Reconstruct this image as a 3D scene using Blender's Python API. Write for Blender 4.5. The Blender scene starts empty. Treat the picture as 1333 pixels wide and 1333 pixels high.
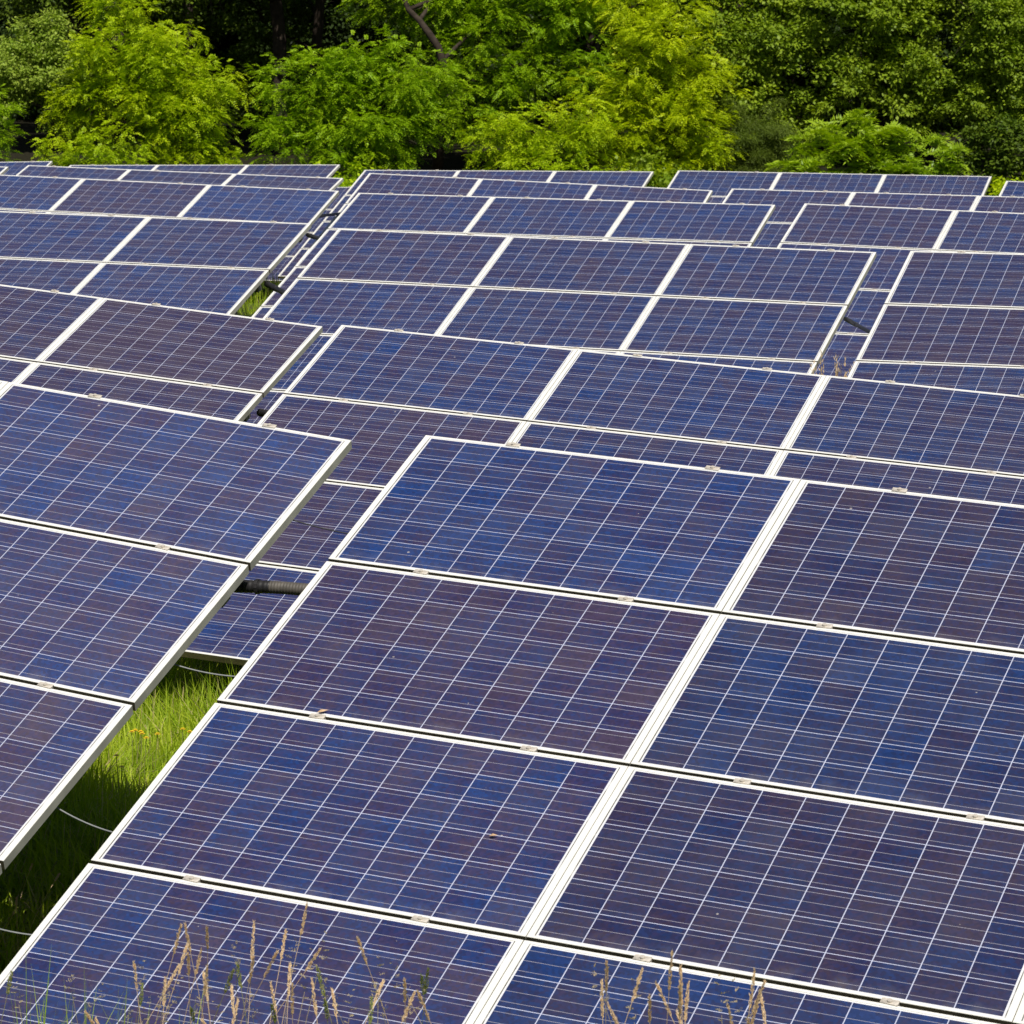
import bpy, bmesh, math, random
import numpy as np
from mathutils import Vector, Matrix

# ------------------------------------------------------------------ camera, sky, sun, exposure
scene = bpy.context.scene
COL = scene.collection
CAM_H = 3.7272
cam_data = bpy.data.cameras.new('camera')
cam = bpy.data.objects.new('camera', cam_data)
COL.objects.link(cam)
RIGHT = Vector((0.999884, 0.002074, 0.015082))
DOWN = Vector((0.015224, -0.136224, -0.990561))
FWD = Vector((0.0, 0.990676, -0.136239))
cm = Matrix((RIGHT, -DOWN, -FWD)).transposed().to_4x4()
cm.translation = Vector((0, 0, CAM_H))
cam.matrix_world = cm
cam_data.sensor_width = 36.0
cam_data.lens = 36.0 * 4328.1 / 1333.0
cam_data.clip_start = 0.5
cam_data.clip_end = 2000.0
cam_data.dof.use_dof = True
cam_data.dof.focus_distance = 17.0
cam_data.dof.aperture_fstop = 16.0
scene.camera = cam

SUN_EL, SUN_OFF = math.radians(57), math.radians(-12)     # high, behind the camera, slightly to its right
SUN_DIR = Vector((-math.sin(SUN_OFF) * math.cos(SUN_EL), -math.cos(SUN_OFF) * math.cos(SUN_EL), math.sin(SUN_EL)))
world = bpy.data.worlds.new("World")
scene.world = world
world.use_nodes = True
wn = world.node_tree
bg = wn.nodes['Background']
sky = wn.nodes.new('ShaderNodeTexSky')
sky.sky_type = 'NISHITA'
sky.sun_disc = False
sky.sun_elevation = SUN_EL
sky.sun_rotation = math.atan2(SUN_DIR.x, SUN_DIR.y)
sky.air_density = 1.0
sky.dust_density = 1.2
wn.links.new(sky.outputs['Color'], bg.inputs['Color'])
bg.inputs['Strength'].default_value = 0.055
sun_data = bpy.data.lights.new('sun', 'SUN')
sun_data.energy = 5.0
sun_data.angle = math.radians(0.53)
sun_data.color = (1.0, 0.95, 0.86)
sun = bpy.data.objects.new('sun', sun_data)
COL.objects.link(sun)
sun.rotation_euler = SUN_DIR.to_track_quat('Z', 'Y').to_euler()
scene.view_settings.view_transform = 'Standard'
scene.view_settings.look = 'None'
scene.view_settings.exposure = 0.0
scene.view_settings.gamma = 1.0

rng = np.random.default_rng(7)
random.seed(7)

# ------------------------------------------------------------------ helpers
def mesh_np(name, V, faces, mat=None, smooth=False):
    """V: (n,3); faces: list of integer arrays (m,k)."""
    me = bpy.data.meshes.new(name)
    V = np.ascontiguousarray(V, dtype=np.float32)
    faces = [np.ascontiguousarray(f, dtype=np.int32) for f in faces if len(f)]
    loops = np.concatenate([f.ravel() for f in faces])
    totals = np.concatenate([np.full(len(f), f.shape[1], np.int32) for f in faces])
    starts = np.concatenate([[0], np.cumsum(totals)[:-1]]).astype(np.int32)
    me.vertices.add(len(V)); me.vertices.foreach_set('co', V.ravel())
    me.loops.add(len(loops)); me.loops.foreach_set('vertex_index', loops)
    me.polygons.add(len(totals)); me.polygons.foreach_set('loop_start', starts)
    me.polygons.foreach_set('loop_total', totals)
    me.polygons.foreach_set('use_smooth', np.full(len(totals), bool(smooth)))
    me.update(calc_edges=True)
    if mat:
        me.materials.append(mat)
    return me

def link(name, data, parent=None, mat4=None):
    o = bpy.data.objects.new(name, data)
    COL.objects.link(o)
    if parent is not None:
        o.parent = parent
    if mat4 is not None:
        o.matrix_basis = mat4
    return o

def tag(o, label=None, cat=None, group=None, kind=None):
    if label: o['label'] = label
    if cat: o['category'] = cat
    if group: o['group'] = group
    if kind: o['kind'] = kind
    return o

class MB:
    """collects boxes and tubes for one mesh"""
    def __init__(self):
        self.v, self.f3, self.f4, self.n = [], [], [], 0
    def add(self, V, quads=(), tris=()):
        V = np.asarray(V, float)
        self.v.append(V)
        if len(quads): self.f4.append(np.asarray(quads) + self.n)
        if len(tris): self.f3.append(np.asarray(tris) + self.n)
        self.n += len(V)
    def box(self, lo, hi, bev=0.0):
        (a, b, c), (d, e, f) = lo, hi
        V = [(a,b,c),(d,b,c),(d,e,c),(a,e,c),(a,b,f),(d,b,f),(d,e,f),(a,e,f)]
        self.add(V, [(0,3,2,1),(4,5,6,7),(0,1,5,4),(1,2,6,5),(2,3,7,6),(3,0,4,7)])
    def tube(self, pts, rad, sides=8, cap=True):
        pts = np.asarray(pts, float); m = len(pts)
        rad = np.broadcast_to(np.asarray(rad, float), (m,))
        T = np.gradient(pts, axis=0); T /= np.linalg.norm(T, axis=1)[:, None] + 1e-12
        ref = np.array([0, 0, 1.0]) if abs(T[0, 2]) < 0.9 else np.array([1.0, 0, 0])
        V = []
        for i in range(m):
            a = np.cross(T[i], ref); a /= np.linalg.norm(a) + 1e-12
            b = np.cross(T[i], a)
            t = np.arange(sides) * 2 * math.pi / sides
            V.append(pts[i] + rad[i] * (np.cos(t)[:, None] * a + np.sin(t)[:, None] * b))
        V = np.concatenate(V)
        q = []
        for i in range(m - 1):
            for k in range(sides):
                k2 = (k + 1) % sides
                q.append((i*sides+k, i*sides+k2, (i+1)*sides+k2, (i+1)*sides+k))
        tr = []
        if cap:
            V = np.concatenate([V, pts[:1], pts[-1:]])
            c0, c1 = m*sides, m*sides+1
            for k in range(sides):
                k2 = (k + 1) % sides
                tr += [(c0, k2, k), (c1, (m-1)*sides+k, (m-1)*sides+k2)]
        self.add(V, q, tr)
    def mesh(self, name, mat, smooth=False):
        fs = []
        if self.f4: fs.append(np.concatenate(self.f4))
        if self.f3: fs.append(np.concatenate(self.f3))
        return mesh_np(name, np.concatenate(self.v), fs, mat, smooth)

# ------------------------------------------------------------------ materials
class NT:
    def __init__(self, name):
        self.m = bpy.data.materials.new(name); self.m.use_nodes = True
        self.t = self.m.node_tree; self.bsdf = self.t.nodes['Principled BSDF']
        self.out = self.t.nodes['Material Output']
    def n(self, kind, **kw):
        nd = self.t.nodes.new('ShaderNode' + kind)
        for k, v in kw.items():
            setattr(nd, k, v)
        return nd
    def l(self, a, b): self.t.links.new(a, b)
    def put(self, sock, val):
        if hasattr(val, 'is_linked') or hasattr(val, 'links'): self.l(val, sock)
        else: sock.default_value = val
    def math(self, op, a, b=None, c=None, clamp=False):
        nd = self.n('Math', operation=op, use_clamp=clamp)
        self.put(nd.inputs[0], a)
        if b is not None: self.put(nd.inputs[1], b)
        if c is not None: self.put(nd.inputs[2], c)
        return nd.outputs[0]
    def mix(self, fac, a, b):
        nd = self.n('Mix', data_type='RGBA')
        self.put(nd.inputs[0], fac)
        self.put(nd.inputs[6], a if not isinstance(a, tuple) else (*a, 1)[:4])
        self.put(nd.inputs[7], b if not isinstance(b, tuple) else (*b, 1)[:4])
        return nd.outputs[2]
    def noise(self, vec, scale, detail=3, rough=.55):
        nd = self.n('TexNoise'); nd.inputs['Scale'].default_value = scale
        nd.inputs['Detail'].default_value = detail; nd.inputs['Roughness'].default_value = rough
        if vec is not None: self.l(vec, nd.inputs['Vector'])
        return nd.outputs['Fac']
    def ramp(self, fac, stops):
        nd = self.n('ValToRGB'); self.put(nd.inputs[0], fac)
        el = nd.color_ramp.elements
        while len(el) < len(stops): el.new(0.5)
        for e, (p, c) in zip(el, stops):
            e.position = p; e.color = (*c, 1)
        return nd.outputs[0]
    def maprange(self, v, a, b, c=0.0, d=1.0):
        nd = self.n('MapRange'); self.put(nd.inputs[0], v)
        for i, q in enumerate((a, b, c, d)): nd.inputs[1+i].default_value = q
        return nd.outputs[0]

def simple(name, col, rough=.6, metal=0.0, var=.15, scale=20, spec=.5):
    k = NT(name)
    tc = k.n('TexCoord').outputs['Object']
    f = k.noise(tc, scale, 4)
    lo = tuple(c * (1 - var) for c in col); hi = tuple(min(1, c * (1 + var)) for c in col)
    k.l(k.mix(k.maprange(f, .3, .7), lo, hi), k.bsdf.inputs['Base Color'])
    k.bsdf.inputs['Roughness'].default_value = rough
    k.bsdf.inputs['Metallic'].default_value = metal
    k.bsdf.inputs['Specular IOR Level'].default_value = spec
    return k.m

PW, PH = 1.65, 0.992
GU, GV = 0.005, 0.0126
CELL = 0.1585
LIPX, LIPY = 0.024, 0.013

def cell_material():
    k = NT('solar_cells')
    tc = k.n('TexCoord').outputs['Object']
    sep = k.n('SeparateXYZ'); k.l(tc, sep.inputs[0])
    x, y = sep.outputs[0], sep.outputs[1]
    oi = k.n('ObjectInfo'); rnd = oi.outputs['Random']
    oc = k.n('SeparateColor'); k.l(oi.outputs['Color'], oc.inputs[0])     # each module's wafer tint, brightness with painted sheen, and pale sheen amount
    X = k.math('ADD', k.math('DIVIDE', x, CELL), 5.0)
    Y = k.math('ADD', k.math('DIVIDE', y, CELL), 3.0)
    fx = k.math('ABSOLUTE', k.math('SUBTRACT', k.math('FRACT', X), .5))
    fy = k.math('ABSOLUTE', k.math('SUBTRACT', k.math('FRACT', Y), .5))
    gx = k.math('GREATER_THAN', fx, .5 - .0017 / CELL)
    gy = k.math('GREATER_THAN', fy, .5 - .0015 / CELL)
    ox = k.math('GREATER_THAN', k.math('ABSOLUTE', x), 5 * CELL - .001)
    oy = k.math('GREATER_THAN', k.math('ABSOLUTE', y), 3 * CELL - .001)
    white = k.math('MAXIMUM', k.math('MAXIMUM', gx, gy), k.math('MAXIMUM', ox, oy))
    b = k.math('ABSOLUTE', k.math('SUBTRACT', k.math('FRACT', k.math('MULTIPLY', Y, 3.0)), .5))
    bus = k.math('LESS_THAN', b, .0010 * 3 / CELL)
    # per-cell and per-panel colour
    cid = k.n('CombineXYZ'); k.l(k.math('FLOOR', X), cid.inputs[0]); k.l(k.math('FLOOR', Y), cid.inputs[1]); k.l(k.math('MULTIPLY', rnd, 917.3), cid.inputs[2])
    wnz = k.n('TexWhiteNoise', noise_dimensions='3D'); k.l(cid.outputs[0], wnz.inputs['Vector'])
    wsep = k.n('SeparateColor'); k.l(wnz.outputs['Color'], wsep.inputs[0])
    pan = oc.outputs[0]
    off = k.n('CombineXYZ'); k.l(k.math('MULTIPLY', rnd, 57.0), off.inputs[0]); k.l(k.math('MULTIPLY', wsep.outputs[1], 31.0), off.inputs[1]); k.l(k.math('MULTIPLY', wsep.outputs[2], 17.0), off.inputs[2])
    vadd = k.n('VectorMath', operation='ADD'); k.l(tc, vadd.inputs[0]); k.l(off.outputs[0], vadd.inputs[1])
    inner = k.noise(vadd.outputs[0], 7.0, 2)           # slow tint drift inside a wafer
    vor = k.n('TexVoronoi'); vor.inputs['Scale'].default_value = 75.0; k.l(vadd.outputs[0], vor.inputs['Vector'])
    gsep = k.n('SeparateColor'); k.l(vor.outputs['Color'], gsep.inputs[0])
    fac = k.math('ADD', k.math('MULTIPLY', k.math('SUBTRACT', wsep.outputs[0], .5), .42), k.math('MULTIPLY', k.math('SUBTRACT', inner, .5), 1.15))
    fac = k.math('ADD', fac, k.math('MULTIPLY', k.math('SUBTRACT', pan, .5), .85))
    fac = k.math('ADD', fac, k.math('MULTIPLY', k.math('SUBTRACT', gsep.outputs[0], .5), .42))
    fac = k.math('ADD', fac, .5)
    cell = k.ramp(fac, [(0.0, (.007, .031, .140)), (.34, (.013, .023, .094)), (.66, (.023, .020, .074)), (1.0, (.037, .023, .057))])
    hsv = k.n('HueSaturation'); k.l(cell, hsv.inputs['Color'])
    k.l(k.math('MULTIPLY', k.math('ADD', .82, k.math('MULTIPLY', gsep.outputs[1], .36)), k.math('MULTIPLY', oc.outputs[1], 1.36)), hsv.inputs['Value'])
    cellc = hsv.outputs[0]
    cb = k.mix(bus, cellc, (.31, .30, .35))
    edge = k.math('MAXIMUM', ox, oy)
    back = k.mix(white, cb, k.mix(edge, (.52, .55, .70), (.72, .72, .73)))
    # sealant bead by the frame lip, broken up
    sx = k.math('GREATER_THAN', k.math('ABSOLUTE', x), PW / 2 - LIPX - .0028)
    sy = k.math('GREATER_THAN', k.math('ABSOLUTE', y), PH / 2 - LIPY - .0022)
    bead = k.math('MULTIPLY', k.math('MAXIMUM', sx, sy), k.maprange(k.noise(tc, 9, 3), .36, .5, .25, .95))
    back = k.mix(bead, back, (.07, .065, .05))
    # dust film, painted sky sheen per table, and specks
    dust = k.maprange(k.noise(vadd.outputs[0], 2.2, 5), .35, .75, .0, .06)
    low = k.math('MULTIPLY', k.maprange(y, -PH/2 + .015, -PH/2 + .11, .16, 0.0), k.maprange(k.noise(vadd.outputs[0], 11, 4), .35, .7))
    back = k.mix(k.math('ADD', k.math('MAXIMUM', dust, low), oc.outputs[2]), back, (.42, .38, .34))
    ad2 = k.n('VectorMath', operation='ADD'); k.l(tc, ad2.inputs[0])
    o2 = k.n('CombineXYZ'); k.l(k.math('MULTIPLY', rnd, 73.0), o2.inputs[0]); k.l(k.math('MULTIPLY', rnd, 11.0), o2.inputs[1]); k.l(ad2.inputs[1].node.outputs[0] if False else o2.outputs[0], ad2.inputs[1])
    v2 = k.n('TexVoronoi'); v2.inputs['Scale'].default_value = 10.0; k.l(ad2.outputs[0], v2.inputs['Vector'])
    vs = k.n('SeparateColor'); k.l(v2.outputs['Color'], vs.inputs[0])
    rad = k.math('MULTIPLY', k.math('POWER', vs.outputs[1], 5.0), .06)
    rad = k.math('ADD', rad, .017)
    spk = k.math('MULTIPLY', k.math('LESS_THAN', v2.outputs['Distance'], rad), k.math('GREATER_THAN', vs.outputs[0], .4))
    back = k.mix(k.math('MULTIPLY', spk, .55), back, (.52, .47, .42))
    k.l(back, k.bsdf.inputs['Base Color'])
    k.bsdf.inputs['Roughness'].default_value = .42
    k.bsdf.inputs['Specular IOR Level'].default_value = .3
    k.bsdf.inputs['Coat Weight'].default_value = 1.0
    k.bsdf.inputs['Coat Roughness'].default_value = .12
    k.bsdf.inputs['Coat IOR'].default_value = 1.5
    return k.m

def leaf_material(name, a, b, trans=.35, rough=.5, noise_scale=.9, dry=0.0):
    k = NT(name)
    geo = k.n('NewGeometry')
    tc = k.n('TexCoord').outputs['Object']
    f = k.math('ADD', k.math('MULTIPLY', geo.outputs['Random Per Island'], .5), k.math('MULTIPLY', k.maprange(k.noise(tc, noise_scale, 2), .3, .7), .5))
    c = k.mix(f, a, b)
    if dry:
        c = k.mix(k.math('GREATER_THAN', k.math('FRACT', k.math('MULTIPLY', geo.outputs['Random Per Island'], 13.7)), 1 - dry), c, (.52, .44, .20))
    k.l(c, k.bsdf.inputs['Base Color'])
    k.bsdf.inputs['Roughness'].default_value = rough
    k.bsdf.inputs['Specular IOR Level'].default_value = .22
    tr = k.n('BsdfTranslucent')
    hs = k.n('HueSaturation'); k.l(c, hs.inputs['Color']); hs.inputs['Value'].default_value = 1.25; hs.inputs['Saturation'].default_value = 1.08
    k.l(hs.outputs[0], tr.inputs['Color'])
    mx = k.n('MixShader'); mx.inputs[0].default_value = trans
    k.l(k.bsdf.outputs[0], mx.inputs[1]); k.l(tr.outputs[0], mx.inputs[2])
    k.l(mx.outputs[0], k.out.inputs['Surface'])
    return k.m

M_CELL = cell_material()
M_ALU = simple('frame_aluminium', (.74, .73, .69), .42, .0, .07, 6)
M_SIDE = simple('dull_aluminium', (.40, .39, .33), .5, .0, .25, 5)
M_GRIME_SHADE = simple('grimy_shaded_aluminium', (.11, .092, .05), .7, .0, .45, 7)
M_CLAMP = simple('clamp_aluminium', (.56, .51, .44), .5, .3, .35, 60)
M_STEEL = simple('galvanised_steel', (.22, .20, .16), .6, .3, .3, 12)
M_BLACK = simple('black_plastic', (.018, .017, .018), .45, 0, .3, 30)
M_HOSE = simple('grey_hose', (.085, .075, .062), .6, 0, .25, 40)
M_CABLE = simple('grey_cable', (.24, .25, .25), .5, 0, .15, 15)
M_DCABLE = simple('dark_cable', (.05, .05, .055), .5, 0, .15, 15)
M_BARK = simple('bark', (.045, .034, .026), .9, 0, .4, 9, .1)
M_STRAW = leaf_material('dry_straw', (.66, .47, .27), (.88, .71, .48), .3, .7, 8)
M_GREENSTALK = leaf_material('green_stalk', (.20, .28, .06), (.40, .36, .14), .25, .6, 5)
M_PANICLE = leaf_material('beige_panicle', (.34, .30, .16), (.66, .54, .36), .3, .7, 8)
M_GRASS = leaf_material('grass_blades', (.15, .30, .006), (.60, .68, .06), .45, .5, 1.6, .10)
M_YELLOW = simple('yellow_petals', (.85, .55, .01), .6, 0, .1, 40)
M_DRYLEAF = simple('dry_leaf', (.55, .36, .20), .7, 0, .2, 60)

# ------------------------------------------------------------------ the solar tables: position, along-row axis, up-slope axis
TABLES = [
 ('A2', (-0.3658, 13.9005, 2.1385), (0.92411, -0.37881, -0.05024), (0.36477, 0.83531, 0.41134)),
 ('A1', (-5.2928, 15.723, 2.6057), (0.92925, -0.35543, -0.10086), (0.36452, 0.83747, 0.40715)),
 ('B2', (-1.146, 21.9979, 1.939), (0.94226, -0.33024, -0.05558), (0.32617, 0.86742, 0.37575)),
 ('B1', (-5.965, 24.1874, 2.2749), (0.93927, -0.33397, -0.07891), (0.33843, 0.8634, 0.37416)),
 ('C2', (-1.6016, 30.0005, 2.1538), (0.94027, -0.34032, -0.00819), (0.31608, 0.86385, 0.39224)),
 ('C1', (-6.5602, 32.4794, 2.1829), (0.93979, -0.34172, -0.00527), (0.31835, 0.86969, 0.37722)),
 ('C3', (3.152, 26.5929, 2.2257), (0.94701, -0.32112, 0.00707), (0.2968, 0.88327, 0.36297)),
 ('D2', (-1.8252, 38.4945, 2.1246), (0.94357, -0.33117, 0.00119), (0.30662, 0.87498, 0.37469)),
 ('D1', (-6.8247, 41.0015, 2.1916), (0.95155, -0.30698, -0.01795), (0.29268, 0.88622, 0.35911)),
 ('D3', (3.0944, 35.8351, 2.1947), (0.93932, -0.34276, -0.01372), (0.32257, 0.86898, 0.37526)),
 ('E2', (-2.0652, 46.7074, 2.0604), (0.95011, -0.31116, -0.02193), (0.29437, 0.87115, 0.39299)),
 ('E3', (2.8244, 43.8496, 2.0311), (0.93493, -0.35483, 0.00126), (0.32738, 0.86396, 0.38262)),
 ('E1', (-6.8982, 47.1152, 2.0829), (0.91693, -0.39897, -0.00837), (0.372, 0.84697, 0.37982)),
 ('E0', (-11.8729, 49.0039, 2.122), (0.94017, -0.34038, -0.01493), (0.3201, 0.86746, 0.38085)),
 ('F2', (-2.5095, 55.0291, 1.8125), (0.94516, -0.32598, 0.02032), (0.29363, 0.87533, 0.38416)),
 ('F1', (-7.4449, 55.6773, 1.796), (0.92486, -0.37928, 0.02799), (0.34097, 0.85953, 0.38072)),
 ('F0', (-12.6609, 58.8806, 1.6204), (0.94522, -0.32436, 0.03674), (0.28685, 0.87904, 0.3808)),
 ('F3', (2.5388, 52.6727, 1.9608), (0.95331, -0.30191, 0.00642), (0.27994, 0.89149, 0.3562)),
 ('F4', (7.4014, 50.5291, 1.9505), (0.94061, -0.33928, -0.01159), (0.31788, 0.86826, 0.38088)),
 ('G2', (-5.0914, 63.3912, 1.1772), (0.94516, -0.32598, 0.02032), (0.29363, 0.87533, 0.38416)),
]
def table_frame(p, u, w):
    u = Vector(u).normalized(); w = Vector(w); w = (w - u * w.dot(u)).normalized(); n = u.cross(w)
    m = Matrix((u, w, n)).transposed().to_4x4(); m.translation = Vector(p)
    return m
TF = {t: table_frame(p, u, w) for t, p, u, w in TABLES}
TW, TH = 3 * PW + 2 * GU, 4 * PH + 3 * GV
GP = []
for t, fm in TF.items():
    for uu in (0.3, 2.48, 4.6):
        b = fm @ Vector((uu, -TH, 0)); GP.append((b.x, b.y, b.z - .50))
        b = fm @ Vector((uu, 0, 0)); GP.append((b.x, b.y, b.z - .50 - TH * .385))
GP = np.array(GP)
def sst(a, b, x):
    t = np.clip((x - a) / (b - a), 0, 1); return t * t * (3 - 2 * t)
def gz(x, y):
    x = np.asarray(x, float); y = np.asarray(y, float)
    sh = x.shape; x = x.ravel(); y = y.ravel(); z = np.zeros_like(x)
    for s in range(0, len(x), 20000):
        xx, yy = x[s:s+20000, None], y[s:s+20000, None]
        w = 1 / ((xx - GP[:, 0])**2 + (yy - GP[:, 1])**2 + 2.0)**2
        z[s:s+20000] = (w * GP[:, 2]).sum(1) / w.sum(1)
    z *= 1 - sst(70, 90, y)
    z = z * sst(2, 9, y) + (1 - sst(0.5, 8.0, y)) * 2.05
    z += sst(63.5, 73, y) * 1.6 + np.clip(y - 76, 0, 300) * .012
    z += .04 * np.sin(x * 1.3 + y * .7) * np.cos(y * .9 - x * .4)
    return z.reshape(sh)

# ------------------------------------------------------------------ ground
def ground():
    def axis(lo, hi, step, far):
        a = np.arange(lo, hi + 1e-6, step)
        e = [hi]; s = step
        while e[-1] < far: s *= 1.35; e.append(e[-1] + s)
        b = [lo]; s = step
        while b[-1] > -far: s *= 1.35; b.append(b[-1] - s)
        return np.array(b[:0:-1] + list(a) + e[1:])
    xs, ys = axis(-16, 16, .4, 500), axis(-2, 84, .4, 700)
    X, Y = np.meshgrid(xs, ys)
    Z = gz(X, Y)
    V = np.stack([X.ravel(), Y.ravel(), Z.ravel()], 1)
    nx, ny = len(xs), len(ys)
    i = (np.arange(ny - 1)[:, None] * nx + np.arange(nx - 1)).ravel()
    k = NT('meadow_soil')
    tc = k.n('TexCoord').outputs['Object']
    f = k.noise(tc, 1.1, 5); g = k.noise(tc, 14, 5)
    grass = k.mix(k.maprange(g, .3, .7), (.035, .065, .012), (.085, .12, .025))
    grass = k.mix(k.maprange(f, .5, .75), grass, (.10, .08, .04))
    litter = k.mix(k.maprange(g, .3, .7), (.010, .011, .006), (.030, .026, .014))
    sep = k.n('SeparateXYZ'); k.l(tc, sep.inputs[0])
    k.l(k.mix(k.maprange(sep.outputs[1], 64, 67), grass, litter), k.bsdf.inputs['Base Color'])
    k.bsdf.inputs['Roughness'].default_value = .95
    k.bsdf.inputs['Specular IOR Level'].default_value = .1
    bmp = k.n('Bump'); bmp.inputs['Strength'].default_value = .6; bmp.inputs['Distance'].default_value = .05
    k.l(g, bmp.inputs['Height']); k.l(bmp.outputs[0], k.bsdf.inputs['Normal'])
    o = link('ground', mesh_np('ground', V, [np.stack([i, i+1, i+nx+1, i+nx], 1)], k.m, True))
    tag(o, kind='structure')
ground()

# ------------------------------------------------------------------ solar panel meshes (origin at the panel centre, z = 0 on the frame top)
def frame_mesh():
    prof = [(0, 0, -.041), (0, 0, -.0015), (.0012, .0012, 0), (LIPX - .0012, LIPY - .001, 0), (LIPX, LIPY, -.001),
            (LIPX, LIPY, -.0022), (.004, .004, -.0022), (.004, .004, -.038), (.030, .026, -.038), (.030, .026, -.041)]
    hx, hy = PW / 2 + .0012, PH / 2 - .0028
    V = []
    for ix, iy, z in prof:
        V += [(-hx+ix, -hy+iy, z), (hx-ix, -hy+iy, z), (hx-ix, hy-iy, z), (-hx+ix, hy-iy, z)]
    q = []; m = len(prof)
    for a in range(m):
        b = (a + 1) % m
        for k in range(4):
            k2 = (k + 1) % 4
            q.append((a*4+k, a*4+k2, b*4+k2, b*4+k))
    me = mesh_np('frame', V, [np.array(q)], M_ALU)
    me.materials.append(M_SIDE); me.materials.append(M_GRIME_SHADE)       # left and right faces duller; slope faces grime plus painted row-gap shade
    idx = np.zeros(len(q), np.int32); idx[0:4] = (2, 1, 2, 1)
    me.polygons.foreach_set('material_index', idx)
    return me
def laminate_mesh():
    mb = MB(); a, b = PW / 2 - .005, PH / 2 - .005
    mb.box((-a, -b, -.0085), (a, b, -.0024))
    return mb.mesh('solar_panel', M_CELL)
def clamp_mesh():
    mb = MB()
    mb.box((-.030, -.0125, .0005), (.030, .0125, .003))
    mb.box((-.030, -GV/2 + .001, -.05), (.030, GV/2 - .001, .0005))
    t = np.arange(6) * math.pi / 3
    V = [(.009*math.cos(q), .009*math.sin(q), z) for z in (.0035, .009) for q in t] + [(0, 0, .009)]
    mb.add(V, [(k, (k+1) % 6, 6+(k+1) % 6, 6+k) for k in range(6)], [(6+k, 6+(k+1) % 6, 12) for k in range(6)])
    return mb.mesh('clamp', M_CLAMP)
def rail_mesh():
    mb = MB(); mb.box((-.022, -TH + .02, -.098), (.022, -.02, -.0425)); return mb.mesh('rail', M_STEEL)
def purlin_mesh():
    mb = MB()
    mb.box((.12, -.035, -.215), (TW - .12, .035, -.099))
    return mb.mesh('purlin', M_STEEL)
ME_FRAME, ME_LAM, ME_CLAMP, ME_RAIL, ME_PURLIN = frame_mesh(), laminate_mesh(), clamp_mesh(), rail_mesh(), purlin_mesh()

LABELS = {
 'A2': 'nearest solar table, right of the grassy gap, dry grass stalks before its lowest panels',
 'A1': 'solar table left of the grassy gap in the foreground, its side frame showing',
 'B2': 'second row table directly behind the nearest table, crossed straw on its lowest panel',
 'B1': 'brownish second row solar table at the left, ending before the centre gap',
 'C2': 'solar table in the middle of the third row, both ends in view',
 'C1': 'third row solar table at the left, sunny grass strip beside its end',
 'C3': 'third row solar table at the right, beside the dry grass tuft',
 'D2': 'solar table of three panels in the middle of the fourth row, both ends showing',
 'D1': 'solar table in the fourth row at the left, its top overlapping the fifth row',
 'D3': 'solar table in the fourth row at the right, cut by the right picture edge',
 'E2': 'tilted fifth row solar table just in front of the centre last row table',
 'E3': 'fifth row solar table at the right, before the table below the sumac bush',
 'E1': 'fifth row solar table at the left, in view from end to end',
 'E0': 'fifth row solar table showing only one corner at the left picture edge',
 'F2': 'centre solar table of the last row, its top edge level against the green trees',
 'F1': 'last row solar table below the bright locust, left of a small leafy gap',
 'F0': 'last row solar table at the far left, only its right end showing',
 'F3': 'last row solar table directly below the big leaved sumac bush',
 'F4': 'last row solar table in the right corner, beside the yellowish shrub',
 'G2': 'small glimpse of a lower solar table beyond the last row, in the leafy gap',
}
TINT_SHEEN = {      # wafer tint (0 blue, 1 brown violet) and brightness, with the left-to-right sheen painted in, of the modules that stand out: (row, column)
 'A2': {(0,0): (.30,1.0), (0,1): (.66,.78), (0,2): (.6,.8), (1,0): (.80,1.0), (1,1): (.26,.74), (1,2): (.4,.78), (2,0): (.50,1.02), (2,1): (.64,.74), (2,2): (.5,.75),
        (3,0): (.55,1.0), (3,1): (.20,.8), (3,2): (.5,.8)},
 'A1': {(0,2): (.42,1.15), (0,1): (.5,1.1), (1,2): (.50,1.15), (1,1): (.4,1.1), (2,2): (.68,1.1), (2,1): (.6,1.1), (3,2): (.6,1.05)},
 'B1': {(0,2): (1.0,.95), (0,1): (.78,.95), (1,2): (.82,.95), (1,1): (.45,1.0)},
 'B2': {(0,0): (.40,1.0), (0,1): (.34,.95), (0,2): (.44,.85), (1,0): (.76,1.0), (1,1): (.5,.9), (1,2): (.5,.85), (2,0): (.74,1.0), (3,0): (.5,1.05)},
 'C2': {(0,0): (.6,1.0), (0,1): (.52,.95), (0,2): (.42,.95), (1,0): (.4,1.05), (1,1): (.45,.95), (1,2): (.45,.95)},
 'C3': {(0,0): (.56,.9), (1,0): (.82,.9), (2,0): (.5,.9)},
 'C1': {(0,2): (.45,1.05), (0,1): (.4,1.1), (1,2): (.38,1.1), (1,1): (.55,1.05)},
 'D1': {(0,2): (.25,1.15), (0,1): (.7,1.05), (0,0): (.32,1.1)},
 'D2': {(0,0): (.42,1.05), (0,1): (.42,1.0), (0,2): (.34,1.0)},
 'D3': {(0,0): (.64,.95), (0,1): (.5,.95)},
}
SHEEN = {'A1': .035, 'B1': .022, 'C1': .022, 'D1': .022, 'E1': .022, 'F1': .022, 'A2': .004}     # pale sky sheen of the left tables, painted into the glass colour
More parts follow.
